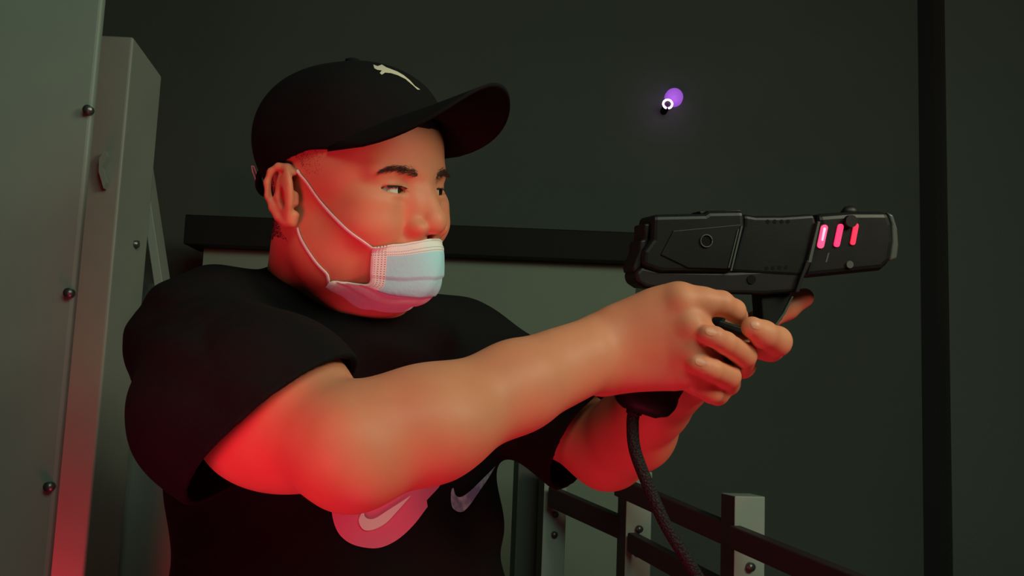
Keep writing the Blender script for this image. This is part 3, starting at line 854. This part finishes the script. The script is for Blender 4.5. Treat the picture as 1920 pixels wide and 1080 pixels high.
plate('sight_rail', [(1320, 394), (1398, 391), (1400, 398), (1322, 400)], -.012, -TK+.012, M['gunlow'], .001)
wlink('front_sight', *join(tube([toW(G(1601+i*8, 397-(3.5 if 0 < i < 4 else 0)-abs(0)*1, -TK*.5)) for i in range(5)], [.002, .005, .0062, .005, .002], 12)), M['gunlow'], gun)
for i, (a, b) in enumerate((((1546, 427), (1539, 460)), ((1576, 425), (1569, 458)), ((1605, 423), (1599, 455)))):
    a = np.array(a, float); b = np.array(b, float); d = unit(b-a); nn = np.array([-d[1], d[0]]); r_ = (5.6, 5.2, 4.4)[i]; pl_ = []
    for t in np.linspace(0, math.pi, 9): pl_.append(tuple(b+r_*(nn*math.cos(t)+d*math.sin(t))))
    for t in np.linspace(math.pi, 2*math.pi, 9): pl_.append(tuple(a+r_*(nn*math.cos(t)+d*math.sin(t))))
    plate('light_slot', pl_, .0008, -.003, M[('glow1', 'glow2', 'glow3')[i]], 0, lab='glowing pink slot')
a, b = (1545.3, 429), (1541, 450); plate('slot_core', [(a[0]+2.4*math.cos(t), a[1]-2.4*math.sin(t)) for t in np.linspace(0, math.pi, 8)]+[(b[0]-1.8*math.cos(t), b[1]+1.8*math.sin(t)) for t in np.linspace(0, math.pi, 8)], .0012, -.001, M['core'], 0, lab='white hot centre of the first slot')
# round knob over the third slot, screws; black discs paint the shade in holes and vents
def disc(name, px, py, r, t, hgt, m, seg=20): return wlink(name, *cyl(toW(G(px, py, t)), BAS@gn, r, hgt, seg), m, gun, False)
disc('knob', 1593, 415, .0058, .001, .006, M['gunlow'])
disc('screw_hole', 1323, 452, .0050, .0007, .0014, M['black'])
rg = [toW(G(1323, 452, .0022)+.0056*(gx*math.cos(t)+gz*math.sin(t))) for t in np.linspace(0, 2*math.pi, 25)]
wlink('hole_rim', *tube(rg, .0006, 6), M['gunedge'], gun)
disc('screw', 1593, 496, .0035, -.0005, .003, M['bolt'])
disc('screw_hole', 1412, 524, .0042, -.0036, .0012, M['black'])
for x in (1440, 1452, 1464, 1476): disc('vent', x, 503-(x-1440)*.05, .0020, -.0034, .0012, M['black'], 10)
for x in (1442, 1455, 1468, 1480): disc('vent', x, 415, .0020, -.0034, .0012, M['black'], 10)
plate('pale_mark', [(1553, 474), (1556, 474), (1551, 492), (1548, 492)], -.0006, -.002, M['gunedge'], 0, lab='short pale mark')  # short pale line on the barrel flank
# grip, butt, trigger and guard
def loftpath(name, pts, m, seg=20, parent=gun, flat=None):
    """pts: (px,py,t, half length along gun, half thickness)"""
    Vv = []; Ff = []
    arr = spline([list(G(p[0], p[1], p[2]))+[p[3], p[4]] for p in pts], len(pts)*5); n = len(arr)
    tg = np.gradient(arr[:, :3], axis=0)
    for i in range(n):
        t = unit(tg[i]); a = unit(np.cross(t, gn)); 
        for k in range(seg):
            w_ = 2*math.pi*k/seg; c_, s_ = math.cos(w_), math.sin(w_)
            e_ = .75; Vv.append(toW(arr[i, :3]+a*arr[i, 3]*math.copysign(abs(c_)**e_, c_)+gn*arr[i, 4]*math.copysign(abs(s_)**e_, s_)))
    for i in range(n-1):
        for k in range(seg): Ff.append((i*seg+k, i*seg+(k+1) % seg, (i+1)*seg+(k+1) % seg, (i+1)*seg+k))
    Ff.append(tuple(range(seg-1, -1, -1))); Ff.append(tuple((n-1)*seg+k for k in range(seg)))
    return wlink(name, Vv, Ff, m, parent)
gc = -TK*.5
loftpath('grip', [(1330, 545, gc, .030, .016), (1318, 600, gc, .024, .016), (1285, 670, gc, .022, .016), (1245, 735, gc, .022, .017)], M['rubber'])
loftpath('grip_butt', [(1243, 716, gc, .022, .018), (1236, 728, gc, .0285, .021), (1224, 748, gc, .0295, .022), (1216, 768, gc, .026, .019), (1212, 780, gc, .016, .012)], M['rubber'])
plate('trigger_guard', [(1496, 548), (1490, 575), (1478, 600), (1462, 618), (1440, 628), (1400, 628), (1350, 612), (1330, 590), (1335, 585), (1358, 600), (1402, 614), (1436, 612), (1440, 600), (1438, 575), (1436, 548)], -.012, -TK+.012, M['rubber'], .002)
plate('guard_highlight', [(1494, 556), (1498, 556), (1482, 590), (1466, 612), (1462, 610), (1478, 588)], -.0105, -.014, M['gunedge'], .0005, lab='highlight painted along the guard edge')  # highlight on the guard front, painted as a pale sliver
plate('trigger', [(1376, 550), (1386, 550), (1384, 580), (1374, 605), (1366, 604), (1372, 580)], gc+.004, gc-.004, M['gunlow'], .001)
# cable
cp = spline([G(1204, 772, gc), G(1200, 800, gc), G(1202, 850, gc+.004), G(1222, 912, gc+.01), G(1252, 985, gc+.015), G(1288, 1045, gc+.015), G(1330, 1110, gc+.01), G(1400, 1230, gc)], 90)
cw = [toW(p) for p in cp]; e0 = cw[-1]
cw += [p for p in spline([e0, e0+np.array([.05, .03, -.35]), np.array([e0[0]+.08, e0[1]+.10, .35]), np.array([e0[0]+.14, e0[1]+.25, .012]), np.array([e0[0]+.5, e0[1]+.5, .012])], 40)][1:]
cm = mat('braided_cable', (.016, .015, .014), .7, spec=.25)
nt = cm.node_tree; tc = nt.nodes.new('ShaderNodeTexCoord'); vr = nt.nodes.new('ShaderNodeTexVoronoi'); vr.inputs['Scale'].default_value = 420
nt.links.new(tc.outputs['Object'], vr.inputs['Vector']); bp = nt.nodes.new('ShaderNodeBump'); bp.inputs['Strength'].default_value = .9; bp.inputs['Distance'].default_value = .002
nt.links.new(vr.outputs['Distance'], bp.inputs['Height']); nt.links.new(bp.outputs[0], nt.nodes['Principled BSDF'].inputs['Normal'])
rr = np.full(len(cw), .0058); rr[:6] = .0075
wlink('cable', *tube(cw, rr, 14), cm, gun)
